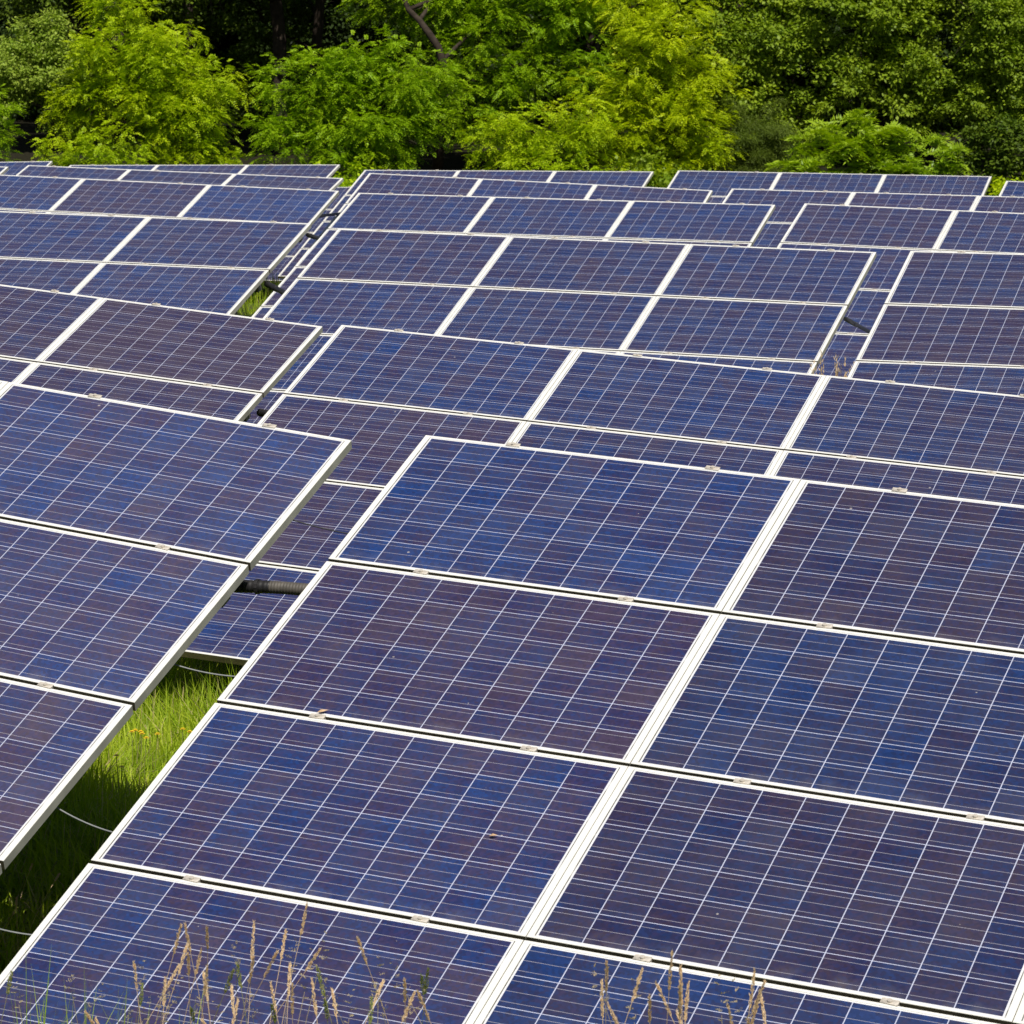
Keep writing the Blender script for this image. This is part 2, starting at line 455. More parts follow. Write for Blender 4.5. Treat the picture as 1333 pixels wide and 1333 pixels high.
def build_table(key):
    fm = TF[key]
    base = fm @ Vector((TW / 2, -TH / 2, 0))
    base.z = float(gz(base.x, base.y))
    root = link('solar_table', None)
    root.location = base
    yaw = math.atan2(fm[1][0], fm[0][0])
    root.rotation_euler = (0, 0, yaw)
    rm = Matrix.Translation(base) @ Matrix.Rotation(yaw, 4, 'Z')
    loc = rm.inverted() @ fm
    tag(root, LABELS[key], 'solar table', 'rows of solar tables')
    r = random.Random(key)
    for j in range(4):
        for i in range(3):
            px, py = i * (PW + GU) + PW / 2, -(j * (PH + GV) + PH / 2)
            mt = loc @ Matrix.Translation((px, py, r.uniform(-.0015, .0))) @ Matrix.Rotation(r.uniform(-.0006, .0006), 4, 'Z')
            p = link('solar_panel', ME_LAM, root, mt)
            tv = TINT_SHEEN.get(key, {}).get((j, i)) or (r.uniform(.28, .68), r.uniform(.9, 1.05))
            p.color = (tv[0], tv[1] * .8, SHEEN.get(key, .008), 1)
            link('frame', ME_FRAME, p)
    for j in range(5):
        py = 0.0 if j == 0 else (-TH if j == 4 else -(j * (PH + GV) - GV / 2))
        for i in range(3):
            for k in (.25, .765):
                px = i * (PW + GU) + k * PW + r.uniform(-.015, .015)
                dy = -.002 if j == 0 else (.002 if j == 4 else 0)
                link('clamp', ME_CLAMP, root, loc @ Matrix.Translation((px, py + dy, 0)) @ Matrix.Rotation(r.gauss(0, .05), 4, 'Z'))
    for i in range(3):
        for k in (.25, .765):
            link('rail', ME_RAIL, root, loc @ Matrix.Translation((i * (PW + GU) + k * PW, 0, 0)))
    for v in (1.0, 3.05):
        link('purlin', ME_PURLIN, root, loc @ Matrix.Translation((0, -v, 0)))
    for uu in (1.25, 3.55):
        tops = []
        for v in (1.0, 3.05):
            top = loc @ Vector((uu, -v, -.217))
            wp = rm @ top
            gzv = float(gz(wp.x, wp.y)) - .15
            mb = MB(); mb.box((-.045, -.045, gzv - wp.z), (.045, .045, -.004))
            link('post', mb.mesh('post', M_STEEL), root, Matrix.Translation(top))
            tops.append((top, wp.z - gzv - .15))
        a = tops[0][0] + Vector((0, 0, -tops[0][1] * .75)) ; b = tops[1][0] + Vector((0, 0, -.05))
        mb = MB(); mb.tube([a, b], .022, 6)
        link('brace', mb.mesh('brace', M_STEEL), root)
    return root
for t, *_ in TABLES:
    build_table(t)

# ------------------------------------------------------------------ conduits and cables from table to table
def corrugated(mb, pts, r, ribs, depth=.10):
    pts = np.asarray(pts, float)
    s = np.linspace(0, len(pts) - 1, ribs * 4 + 1)
    P = np.stack([np.interp(s, np.arange(len(pts)), pts[:, k]) for k in range(3)], 1)
    rr = r * (1 - depth * (np.arange(len(s)) % 4 >= 2))
    mb.tube(P, rr, 12)
def sag_points(a, b, drop, n=14):
    t = np.linspace(0, 1, n)
    a, b = np.array(a), np.array(b)
    P = a + (b - a) * t[:, None]
    P[:, 2] -= drop * 4 * t * (1 - t)
    return P
def conduit(L, R, vL, vR, d, r, label, hose=False, arch=0.0):
    a = TF[L] @ Vector((TW - (.2 if hose else .02), -vL, -d)); b = TF[R] @ Vector((.2 if hose else .02, -vR, -d))
    mb = MB()
    P = sag_points(a, b, -(.02 if hose else arch), 24)
    if hose:
        corrugated(mb, P[:10], r, 13, .05)
        o = link('cable_conduit', mb.mesh('cable_conduit', M_BLACK, True))
        mh = MB(); corrugated(mh, P[9:], r * .98, 34, .05)
        link('hose', mh.mesh('hose', M_HOSE, True), o)
        mc = MB(); mc.tube([P[7], P[8] * .45 + P[7] * .55], r * 1.16, 12)
        link('cable_tie', mc.mesh('cable_tie', M_BLACK), o)
    else:
        corrugated(mb, P[:9], r * 1.1, 14)
        corrugated(mb, P[8:], r * .92, 22, .06)
        o = link('cable_conduit', mb.mesh('cable_conduit', M_BLACK, True))
    tag(o, label, 'cable conduit', 'conduits bridging the table gaps')
conduit('A1', 'A2', 1.02, 1.03, .14, .027, 'thick black conduit with tan hose end bridging the nearest gap', True)
conduit('B1', 'B2', 1.02, 1.05, .14, .024, 'short black conduit bridging the gap between the second row tables')
conduit('C1', 'C2', 1.05, 1.15, .12, .026, 'black conduit above the sunny grass strip, left end of the centre third row table')
conduit('C2', 'C3', 1.02, 1.34, .12, .017, 'black conduit at the right end of the third row, above the dry grass tuft')
conduit('D1', 'D2', 1.03, 1.08, .12, .024, 'black conduit in the narrow gap of the fourth row')
conduit('E1', 'E2', 1.0, 1.05, .12, .022, 'smallest black conduit, in the narrow gap of the fifth row')

def cable(L, R, vL, vR, dL, dR, drop, r, mat, label):
    a = TF[L] @ Vector((TW - .10, -vL, -dL)); b = TF[R] @ Vector((.10, -vR, -dR))
    mb = MB(); mb.tube(sag_points(a, b, drop, 18), r, 6)
    tag(link('cable', mb.mesh('cable', mat, True)), label, 'cable', 'cables sagging between tables')
cable('A1', 'A2', .56, .70, .05, .07, .015, .003, M_DCABLE, 'thin dark cable crossing the gap above the black conduit')
cable('A1', 'A2', 1.62, 1.62, .07, .12, .035, .0030, M_CABLE, 'pale cable crossing below the lower frame edge of the second row table')
cable('A1', 'A2', 2.56, 2.74, .06, .08, .035, .0030, M_CABLE, 'pale cable sagging over the shaded grass in the nearest gap')
cable('A1', 'A2', 3.22, 3.30, .08, .08, .035, .0030, M_CABLE, 'pale cable low at the left picture edge behind tan grass heads')

# ------------------------------------------------------------------ leaves and trees
def unit(a):
    return a / (np.linalg.norm(a, axis=-1, keepdims=True) + 1e-9)
def diamonds(B, D, S, L, Wd, tip=.45):
    """leaf quads: base B, direction D, side S (unit), length L, width Wd (arrays)"""
    L = L[:, None]; Wd = Wd[:, None]
    V = np.stack([B, B + D * L * tip + S * Wd * .5, B + D * L, B + D * L * tip - S * Wd * .5], 1).reshape(-1, 3)
    q = np.arange(len(B) * 4).reshape(-1, 4)
    return V, q
def compound(B, R, rs, Lr, pairs, LL, LW, droop=.35):
    """pinnate leaves: base B, rachis R (unit), length Lr; returns leaflet quads"""
    n = len(B)
    up = np.array([0, 0, 1.0]) + rs.normal(0, .35, (n, 3))
    S = unit(np.cross(R, up)); N = unit(np.cross(S, R))
    out = []
    for k in range(pairs):
        t = (k + .8) / (pairs + .3)
        P = B + R * (Lr * t)[:, None] - np.array([0, 0, 1.0]) * (Lr * droop * t * t)[:, None]
        f = .75 + .5 * math.sin(math.pi * min(1, t * .9 + .05))
        for sgn in (-1, 1):
            D = unit(S * sgn + R * .45 - N * .18 + rs.normal(0, .16, (n, 3)))
            Sd = unit(np.cross(D, N + rs.normal(0, .25, (n, 3))))
            out.append(diamonds(P, D, Sd, LL * f * rs.uniform(.85, 1.15, n), LW * f * rs.uniform(.85, 1.15, n)))
    P = B + R * Lr[:, None] - np.array([0, 0, 1.0]) * (Lr * droop)[:, None]
    D = unit(R - np.array([0, 0, .5])); Sd = unit(np.cross(D, N))
    out.append(diamonds(P, D, Sd, LL * np.ones(n), LW * np.ones(n)))
    return out
COVER = {'locust': 1.65, 'pinnate': 1.7, 'broad': 1.35, 'small': 1.9, 'needle': 2.2, 'dark': 1.7, 'pale': 2.0}
def sprays(lobe, rs, cover, sr, kind, back=.45):
    """spray centres, outward normals and radii over one lobe (centre, radius)"""
    c, r = np.array(lobe[:3]), lobe[3]
    n = int(COVER[kind] * cover * 4 * r * r / (sr * sr))
    d = unit(rs.normal(0, 1, (n, 3)))
    keep = (d[:, 1] < .25) | (rs.random(n) < back)
    d = d[keep]
    rad = r * np.clip(1 - np.abs(rs.normal(0, .22, len(d))), .25, 1) * (1 + .18 * np.sin(d[:, 0] * 5 + c[0] * 3) * np.cos(d[:, 2] * 6 + c[2]))
    return c + d * rad[:, None] * np.array([1, 1, .92]), d, sr * rs.uniform(.6, 1.35, len(d))
def crown_mesh(name, lobes, mat, kind, seed, cover=1.0, zmax=5.6, rough_top=.45):
    rs = np.random.default_rng(seed)
    VV, QQ, n0 = [], [], 0
    def push(lst):
        nonlocal n0
        for V, q in lst:
            VV.append(V); QQ.append(q + n0); n0 += len(V)
    sub = []
    for l in lobes:
        m = 3 if l[2] > zmax else 12
        d = unit(rs.normal(0, 1, (m, 3)) + np.array([0, -.35, .1]))
        q = rs.uniform(.45, 1.0, m); rr = l[3] * rs.uniform(.24, .46, m) * (1.6 if m == 3 else 1)
        sub += [(l[0] + d[i, 0]*q[i]*l[3], l[1] + d[i, 1]*q[i]*l[3], l[2] + d[i, 2]*q[i]*l[3], rr[i]) for i in range(m)]
        sub.append((l[0], l[1], l[2], l[3] * .55))
        if m > 3:                                    # leader shoots that break the outline
            d = unit(rs.normal(0, 1, (6, 3)) + np.array([0, -.1, .35])); q = rs.uniform(1.0, 1.32, 6); rr = rs.uniform(.13, .24, 6) * max(.7, l[3])
            sub += [(l[0] + d[i, 0]*q[i]*l[3], l[1] + d[i, 1]*q[i]*l[3], l[2] + d[i, 2]*q[i]*l[3], rr[i]) for i in range(6)]
    for lobe in sub:
        hi = lobe[2] > zmax
        cv = cover * (rough_top if hi else 1)
        sc = 1.7 if hi else 1.0
        if kind == 'locust':
            C, d, R = sprays(lobe, rs, cv, .30, kind)
            per = 15
            B0 = np.repeat(C, per, 0); d0 = np.repeat(d, per, 0); R0 = np.repeat(R, per)
            h = unit(d0 * np.array([1, 1, .45]) + rs.normal(0, .75, B0.shape) * np.array([1, 1, .35]))
            B = B0 + h * (R0 * rs.uniform(-.2, .8, len(B0)))[:, None] + rs.normal(0, .045, B0.shape)
            n = len(B)
            push(compound(B, h, rs, rs.uniform(.14, .24, n) * sc, 6, .050 * sc, .024 * sc, .4))
        elif kind == 'pinnate':                      # big drooping sumac-like leaves in rosettes
            C, d, R = sprays(lobe, rs, cv, .36, kind)
            per = 9
            B = np.repeat(C, per, 0); d0 = np.repeat(d, per, 0)
            a = rs.uniform(0, 2 * math.pi, len(B))
            h = unit(np.stack([np.cos(a), np.sin(a), rs.uniform(.1, .7, len(a))], 1) + .5 * d0)
            n = len(B)
            push(compound(B, h, rs, rs.uniform(.30, .46, n), 8, .115, .034, .55))
        else:                                        # simple leaves on twigs
            LL, LW, per, sr = {'broad': (.105, .07, 52, .28), 'small': (.085, .055, 64, .26), 'needle': (.09, .012, 150, .28),
                               'dark': (.13, .085, 45, .42), 'pale': (.075, .05, 70, .24)}[kind]
            C, d, R = sprays(lobe, rs, cv, sr, kind)
            per = int(per * (.5 if hi else 1))
            B0 = np.repeat(C, per, 0); d0 = np.repeat(d, per, 0); R0 = np.repeat(R, per)
            o = rs.normal(0, .42, B0.shape) * np.array([1, 1, .5])
            B = B0 + o * R0[:, None]
            D = unit(d0 * .5 + o + rs.normal(0, .5, B.shape) - np.array([0, 0, .35]))
            S = unit(np.cross(D, np.array([0, 0, 1.0]) + .5 * d0 + rs.normal(0, .45, B.shape)))
            n = len(B)
            push([diamonds(B, D, S, LL * sc * rs.uniform(.6, 1.3, n), LW * sc * rs.uniform(.6, 1.3, n))])
    return mesh_np(name, np.concatenate(VV), [np.concatenate(QQ)], mat)
def trunk_mesh(name, base, lobes, r0, seed, via=None):
    rs = np.random.default_rng(seed + 91)
    mb = MB()
    L = np.array(lobes)[:, :3]
    top = via[-1] if via else L[np.argmax(L[:, 2])]
    path = [np.array(base)] + ([np.array(p) for p in via] if via else [(np.array(base) * .5 + np.array(top) * .5) + rs.normal(0, .15, 3), np.array(top)])
    s = np.linspace(0, len(path) - 1, 14); path = np.array(path)
    P = np.stack([np.interp(s, np.arange(len(path)), path[:, k]) for k in range(3)], 1)
    P[1:-1] += rs.normal(0, .03, (12, 3))
    mb.tube(P, r0 * np.linspace(1, .3, 14), 9)
    for lb in lobes:
        c = np.array(lb[:3]); k = int(np.clip(np.argmin(np.abs(P[:, 2] - (c[2] - .7 * lb[3]))), 1, 11))
        a = P[k]; m = (a + c) / 2 + np.array([0, 0, .15]) + rs.normal(0, .1, 3)
        rb = r0 * .4
        t = np.linspace(0, 1, 7)[:, None]
        Q = (1-t)**2 * a + 2*t*(1-t) * m + t*t * c
        mb.tube(Q, rb * np.linspace(1, .45, 7), 6)
        for _ in range(7):
            e = c + unit(rs.normal(0, 1, 3)) * lb[3] * .9
            m2 = (c + e) / 2 + rs.normal(0, .12, 3)
            Q = (1-t)**2 * c + 2*t*(1-t) * m2 + t*t * e
            mb.tube(Q, rb * .4 * np.linspace(1, .3, 7), 5)
    return mb.mesh(name, M_BARK, True)
def tree(name, label, cat, lobes, mat, kind, seed, base=None, r0=.09, cover=1.0, via=None, group=None):
    if base is None:
        a = np.average(np.array(lobes)[:, :2], axis=0, weights=np.array(lobes)[:, 3]); base = (a[0], a[1] + .2)
    bz = float(gz(base[0], base[1])) - .05
    root = link(name, None); root.location = (base[0], base[1], bz)
    o = np.array([base[0], base[1], bz])
    ll = [(l[0]-o[0], l[1]-o[1], l[2]-o[2], l[3]) for l in lobes]
    vv = [np.array(p) - o for p in via] if via else None
    zm = 5.6 - bz
    link('trunk', trunk_mesh('trunk', (0, 0, 0), ll, r0, seed, vv), root)
    link('crown', crown_mesh('crown', ll, mat, kind, seed, cover, zm), root)
    tag(root, label, cat, group)
    return root

M_LOCUST = leaf_material('locust_leaf', (.23, .39, .004), (.52, .62, .008), .30)
M_LOCUST_MID = leaf_material('locust_leaf_mid', (.16, .32, .004), (.36, .51, .008), .30)
M_LOCUST_YEL = leaf_material('locust_leaf_yellow', (.28, .42, .004), (.57, .64, .008), .32)
M_SUMAC = leaf_material('sumac_leaf', (.19, .33, .010), (.40, .52, .03), .32, .4)
M_BROAD = leaf_material('broad_leaf', (.11, .20, .006), (.33, .43, .028), .30, .5)
M_BROAD2 = leaf_material('broad_leaf_dark', (.05, .10, .006), (.14, .20, .016), .25, .5)  # dark leaf, with canopy shade also put into its colour
M_PALE = leaf_material('pale_leaf', (.15, .27, .008), (.44, .52, .09), .32)
M_OLIVE = leaf_material('olive_leaf', (.07, .12, .010), (.18, .23, .03), .3)
M_DARK = leaf_material('forest_leaf', (.020, .042, .008), (.050, .080, .014), .2, .5)  # deep wood leaf, darkened further to stand in for canopy shade

# front line of bright trees
tree('locust_tree', 'bright green locust tree with layered feathery foliage behind the left end of the last row', 'tree',
     [(-8.2, 69, 3.75, .95), (-7.3, 69, 3.2, 1.1), (-6.6, 69.2, 2.35, 1.0), (-8.7, 69, 2.6, .8), (-7.5, 68.7, 1.9, 1.05), (-6.3, 69, 1.4, .7), (-8.3, 69.5, 4.6, .6)],
     M_LOCUST, 'locust', 11, r0=.10)
tree('pale_bush', 'pale whitish green bush at the left edge, left of the bright locust tree', 'bush',
     [(-10.5, 70.2, 3.4, .75), (-9.7, 70.2, 3.6, .7), (-9.2, 69.6, 2.9, .55), (-11.2, 70, 2.9, .8), (-9.3, 70.3, 2.3, .6)], M_PALE, 'pale', 12, r0=.06)
tree('low_shrub', 'low bright green shrub just above the far left table of the last row', 'shrub',
     [(-9.1, 67.6, 1.35, .5), (-8.5, 67.6, 1.5, .5), (-7.9, 67.7, 1.25, .45)], M_LOCUST, 'locust', 13, r0=.04)
tree('leafy_sapling', 'small mid green sapling cut by the left picture edge', 'sapling',
     [(-10.65, 67.8, 2.2, .5), (-10.8, 67.8, 1.5, .5)], M_LOCUST_MID, 'locust', 14, r0=.04)
tree('locust_tree', 'mid green locust tree with a low crown behind the gap between the last row tables', 'tree',
     [(-4.5, 69, 2.85, .75), (-3.6, 69, 2.75, .9), (-2.7, 69.2, 3.0, .95), (-4.6, 68.8, 1.9, .75), (-3.5, 68.6, 1.7, 1.0), (-2.4, 69, 2.0, .95), (-1.7, 69.4, 2.7, .8), (-3.4, 68.2, 1.0, .6)],
     M_LOCUST_MID, 'locust', 15, r0=.09)
tree('locust_tree', 'tall locust tree with a dark curving trunk near the middle of the wood', 'tree',
     [(-2.9, 73.2, 5.2, .9), (-1.9, 73, 4.85, .8), (-.8, 73.2, 4.4, 1.05), (-.2, 73.2, 3.5, .9), (.1, 73.6, 5.4, 1.2), (-1.3, 74, 6.4, 1.3), (-2.7, 74, 6.8, 1.2), (-.2, 74.5, 7.8, 1.5), (-1.6, 75, 8.6, 1.4), (-.9, 72.8, 2.6, .8)],
     M_LOCUST_MID, 'locust', 16, base=(-1.75, 72.9), r0=.13, via=[(-1.7, 72.3, 2.6), (-1.55, 71.3, 3.4), (-1.85, 71.2, 4.1), (-2.5, 71.8, 4.8), (-2.9, 73.4, 6.3)])
tree('locust_tree', 'yellow green locust tree, the brightest tall crown of the wood edge', 'tree',
     [(2.9, 69, 3.95, 1.0), (2.2, 69.4, 4.7, .75), (3.8, 69, 3.3, .75), (2.3, 69, 3.0, .9), (3.2, 68.7, 2.4, 1.05), (1.7, 68.8, 2.0, .85), (4.0, 69, 1.9, .7), (2.7, 68.5, 1.3, .7), (3.5, 68.8, 1.2, .6)],
     M_LOCUST_YEL, 'locust', 17, r0=.10)
tree('locust_tree', 'green locust tree between the curving trunk and the yellow green crown', 'tree',
     [(.9, 73.4, 4.7, .95), (1.7, 73.6, 5.2, 1.0), (.8, 73.4, 3.7, .75), (1.4, 73.8, 6.4, 1.2), (.6, 74, 7.4, 1.2), (2.0, 74.2, 7.9, 1.3), (1.6, 72.8, 3.4, .6)],
     M_LOCUST_MID, 'locust', 18, r0=.12)
tree('locust_sapling', 'low bright locust sapling left of the yellow green crown, above the centre last table', 'sapling',
     [(-.55, 67.2, 2.05, .6), (.2, 67.2, 2.2, .62), (.9, 67.3, 2.05, .6), (1.4, 67.3, 2.4, .45), (.0, 66.9, 1.4, .65), (1.0, 67, 1.3, .65)], M_LOCUST, 'locust', 19, r0=.05)
tree('sumac_bush', 'big leaved sumac bush above the last table at the right', 'bush',
     [(6.1, 67, 1.95, .5), (6.9, 67, 2.15, .55), (7.5, 67.2, 1.95, .5), (6.0, 66.8, 1.35, .55), (6.8, 66.7, 1.4, .6), (7.6, 66.8, 1.3, .5), (5.6, 67, 1.5, .4)], M_SUMAC, 'pinnate', 20, r0=.05, cover=1.2)
tree('sumac_sapling', 'small sumac sapling beside the larger sumac bush, to its right', 'sapling',
     [(8.6, 67.2, 1.85, .42), (8.4, 67, 1.35, .45), (8.8, 67, 1.2, .4)], M_SUMAC, 'pinnate', 21, r0=.035, cover=1.2)
tree('yellowish_shrub', 'yellowish shrub at the right picture edge behind the corner of the last row', 'shrub',
     [(9.9, 66, 1.0, .5), (10.5, 66, 1.1, .5), (9.5, 65.6, .55, .45)], M_LOCUST_YEL, 'broad', 22, r0=.03)
tree('olive_shrub', 'dull olive shrub between the yellow green locust and the sumac bush', 'shrub',
     [(4.8, 69.4, 2.3, .6), (4.5, 69.2, 1.5, .6), (5.3, 69.4, 1.5, .6), (5.2, 69.6, 2.1, .45)], M_OLIVE, 'needle', 23, r0=.05)
tree('leafy_shrub', 'dark leafy shrub in the small gap at the foot of the yellow green locust', 'shrub',
     [(3.3, 66.4, 1.0, .5), (2.6, 66.6, 1.3, .5), (3.7, 66.5, .7, .45)], M_BROAD, 'broad', 24, r0=.04)
tree('leafy_shrub', 'low green shrub filling the gap left of the centre last table', 'shrub',
     [(-3.4, 66.3, .7, .55), (-3.0, 66.4, 1.0, .45), (-3.9, 66.5, .8, .5)], M_LOCUST, 'broad', 25, r0=.04)
# right hand wood
tree('broadleaf_tree', 'dark green broadleaf tree right of the yellow green locust crown', 'tree',
     [(4.7, 76.5, 4.6, 1.1), (5.8, 76, 3.9, 1.1), (4.9, 76, 3.0, 1.0), (6.3, 76.5, 5.2, 1.1), (5.6, 77, 6.6, 1.5), (4.4, 77, 6.2, 1.2), (5.9, 75.8, 2.4, .8), (5.2, 77.5, 8.4, 1.6)],
     M_BROAD, 'broad', 31, r0=.14)
tree('broadleaf_tree', 'dark green broadleaf tree standing behind the big leaved sumac bush', 'tree',
     [(7.5, 75.6, 4.4, 1.2), (8.7, 75.5, 3.9, 1.1), (7.4, 75.4, 3.0, .9), (8.5, 76, 5.3, 1.2), (7.4, 76.5, 6.4, 1.4), (9.0, 76.8, 7.2, 1.5), (8.6, 75.4, 2.7, .8)],
     M_BROAD, 'broad', 32, r0=.14)
tree('broadleaf_tree', 'dark green broadleaf tree in the upper right corner', 'tree',
     [(10.3, 75.2, 4.5, 1.15), (11.4, 75.3, 3.9, 1.2), (10.2, 75.3, 3.2, .9), (11.3, 75.6, 5.3, 1.2), (10.3, 76.4, 6.6, 1.5), (12.1, 76, 6.2, 1.4), (11.0, 75, 2.5, .8), (12.4, 75.5, 3.0, 1.0)],
     M_BROAD, 'small', 33, r0=.14)
tree('broadleaf_shrub', 'shaded broadleaf shrub right of the small sumac sapling', 'shrub',
     [(9.6, 70.5, 1.9, .55), (10.4, 70.4, 2.1, .6), (11.0, 70.3, 1.6, .6), (10.0, 70.2, 1.2, .6)], M_BROAD2, 'broad', 34, r0=.05)
# tall canopy over the dark hollow, and the wood behind
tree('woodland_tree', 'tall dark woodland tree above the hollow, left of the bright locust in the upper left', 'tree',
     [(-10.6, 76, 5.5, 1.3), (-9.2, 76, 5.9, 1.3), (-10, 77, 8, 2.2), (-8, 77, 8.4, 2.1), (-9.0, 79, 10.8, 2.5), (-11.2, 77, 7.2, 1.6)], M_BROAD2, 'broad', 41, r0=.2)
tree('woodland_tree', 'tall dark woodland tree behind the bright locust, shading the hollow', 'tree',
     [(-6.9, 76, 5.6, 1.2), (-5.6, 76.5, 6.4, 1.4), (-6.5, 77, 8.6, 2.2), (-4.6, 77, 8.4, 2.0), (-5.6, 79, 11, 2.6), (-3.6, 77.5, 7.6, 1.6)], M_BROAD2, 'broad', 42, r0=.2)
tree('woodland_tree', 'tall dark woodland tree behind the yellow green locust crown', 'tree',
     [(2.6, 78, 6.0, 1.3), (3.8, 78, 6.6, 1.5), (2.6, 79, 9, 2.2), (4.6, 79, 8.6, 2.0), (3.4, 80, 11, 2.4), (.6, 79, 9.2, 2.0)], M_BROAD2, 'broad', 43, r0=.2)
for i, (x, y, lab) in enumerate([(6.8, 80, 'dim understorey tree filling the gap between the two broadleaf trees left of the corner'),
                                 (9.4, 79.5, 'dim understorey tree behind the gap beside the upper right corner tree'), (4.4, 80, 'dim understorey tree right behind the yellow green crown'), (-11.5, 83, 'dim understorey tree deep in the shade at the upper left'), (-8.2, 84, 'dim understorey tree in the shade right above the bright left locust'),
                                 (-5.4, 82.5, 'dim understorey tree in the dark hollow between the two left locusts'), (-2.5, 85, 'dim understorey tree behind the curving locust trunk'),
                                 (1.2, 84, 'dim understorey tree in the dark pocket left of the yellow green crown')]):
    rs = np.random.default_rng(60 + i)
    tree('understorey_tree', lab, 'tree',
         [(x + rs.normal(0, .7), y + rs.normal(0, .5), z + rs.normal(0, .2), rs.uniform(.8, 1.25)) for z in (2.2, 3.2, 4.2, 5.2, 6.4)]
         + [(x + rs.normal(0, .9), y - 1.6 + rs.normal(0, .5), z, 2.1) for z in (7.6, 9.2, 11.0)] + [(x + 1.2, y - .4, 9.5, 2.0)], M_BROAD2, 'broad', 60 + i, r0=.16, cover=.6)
# the deep wood: closed mass of dark trees, copies of two
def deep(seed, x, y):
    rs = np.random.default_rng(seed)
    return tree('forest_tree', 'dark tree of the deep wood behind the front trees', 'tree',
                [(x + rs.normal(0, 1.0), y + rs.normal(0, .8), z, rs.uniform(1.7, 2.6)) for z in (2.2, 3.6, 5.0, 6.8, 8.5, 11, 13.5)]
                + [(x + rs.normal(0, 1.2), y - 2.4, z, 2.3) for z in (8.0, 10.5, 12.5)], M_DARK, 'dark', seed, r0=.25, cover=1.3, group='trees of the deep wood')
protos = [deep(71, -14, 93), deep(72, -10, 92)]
for i, x in enumerate((-6, -2, 2, 6, 10, 14, 18, -18)):
    src = protos[i % 2]
    o = src.copy(); COL.objects.link(o)
    y = 92 + (i * 37 % 5) - 1
    o.location = (x, y, float(gz(x, y)) - .05); o.rotation_euler = (0, 0, i * 1.7)
    for ch in src.children:
        c = ch.copy(); COL.objects.link(c); c.parent = o
MASS = []
rs = np.random.default_rng(5)
for x in np.arange(-34, 35, 3.2):
    for z in (0, 3.5, 7, 11, 15):
        MASS.append((x + rs.normal(0, .6), 102 + rs.normal(0, 1.5), z + 2, 3.0))
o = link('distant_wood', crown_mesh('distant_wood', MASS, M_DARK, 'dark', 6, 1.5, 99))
tag(o, 'dark unbroken mass of wood behind all the trees', 'wood', kind='stuff')

# ------------------------------------------------------------------ grass
def blades(name, X, Y, hgt, wid, seed, lean=.35):
    rs = np.random.default_rng(seed); n = len(X)
    B = np.stack([X, Y, gz(X, Y) - .01], 1)
    a = rs.uniform(0, 2*math.pi, n); l = np.abs(rs.normal(0, lean, n))
    d = np.stack([np.cos(a) * l, np.sin(a) * l, np.ones(n)], 1); d = unit(d)
    s = np.stack([-np.sin(a + rs.normal(0, .8, n)), np.cos(a), np.zeros(n)], 1); s = unit(s)
    h = hgt[:, None]; w = wid[:, None]
    bend = np.stack([np.cos(a), np.sin(a), -.35*np.ones(n)], 1) * (l * 1.0)[:, None] * h
    m = B + d * h * .55 + bend * .12; t = B + d * h + bend * .6
    V = np.stack([B - s*w*.5, B + s*w*.5, m + s*w*.42, m - s*w*.42, t], 1).reshape(-1, 3)
    k = np.arange(n)[:, None] * 5
    return mesh_np(name, V, [k + np.array([[0, 1, 2, 3]]), k + np.array([[3, 2, 4]])], M_GRASS)
def gap_x(y):            # middle of the lane between the two front tables
    a = TF['A1'] @ Vector((TW, 0, 0)); return a.x + .3
rs = np.random.default_rng(21)
GX, GY = [], []
def scatter(x0, x1, y0, y1, dens, clump=.6):
    n = int((x1-x0) * (y1-y0) * dens)
    x, y = rs.uniform(x0, x1, n), rs.uniform(y0, y1, n)
    keep = rs.random(n) < (1 - clump) + clump * (np.sin(x * 9 + np.cos(y * 7) * 2) * np.sin(y * 8 + x * 3) * .5 + .5)
    GX.append(x[keep]); GY.append(y[keep])
scatter(-3.6, .2, 12.4, 21.6, 2600)
scatter(-7, 7, 7, 24, 130)
scatter(-9, 9, 24, 64, 110)
scatter(-5.2, -2.0, 26, 34, 700)
X, Y = np.concatenate(GX), np.concatenate(GY)
patch = np.clip(.7 + .5 * np.sin(X * 2.1 + 1) * np.sin(Y * 1.7), .35, 1.3)
o = link('meadow_grass', blades('meadow_grass', X, Y, rs.uniform(.18, .52, len(X)) * patch, rs.uniform(.005, .012, len(X)), 22, .6))
tag(o, 'sunlit green meadow grass under and between the solar tables', 'grass', kind='stuff')
n = 5200
X = rs.uniform(-3.4, 3.2, n); Y = np.array([0.0]*n)
a0 = TF['A2'] @ Vector((0, -TH, 0)); a1 = TF['A2'] @ Vector((TW, -TH, 0))
Y = a0.y + (X - a0.x) / (a1.x - a0.x) * (a1.y - a0.y) - rs.uniform(.25, 1.3, n)
o = link('tall_grass', blades('tall_grass', X, Y, rs.uniform(.3, .78, n) * np.where(X < -.9, 1.28, 1.0), rs.uniform(.005, .009, n), 23, .22))
tag(o, 'tall green grass in front of the nearest solar table', 'grass', kind='stuff')

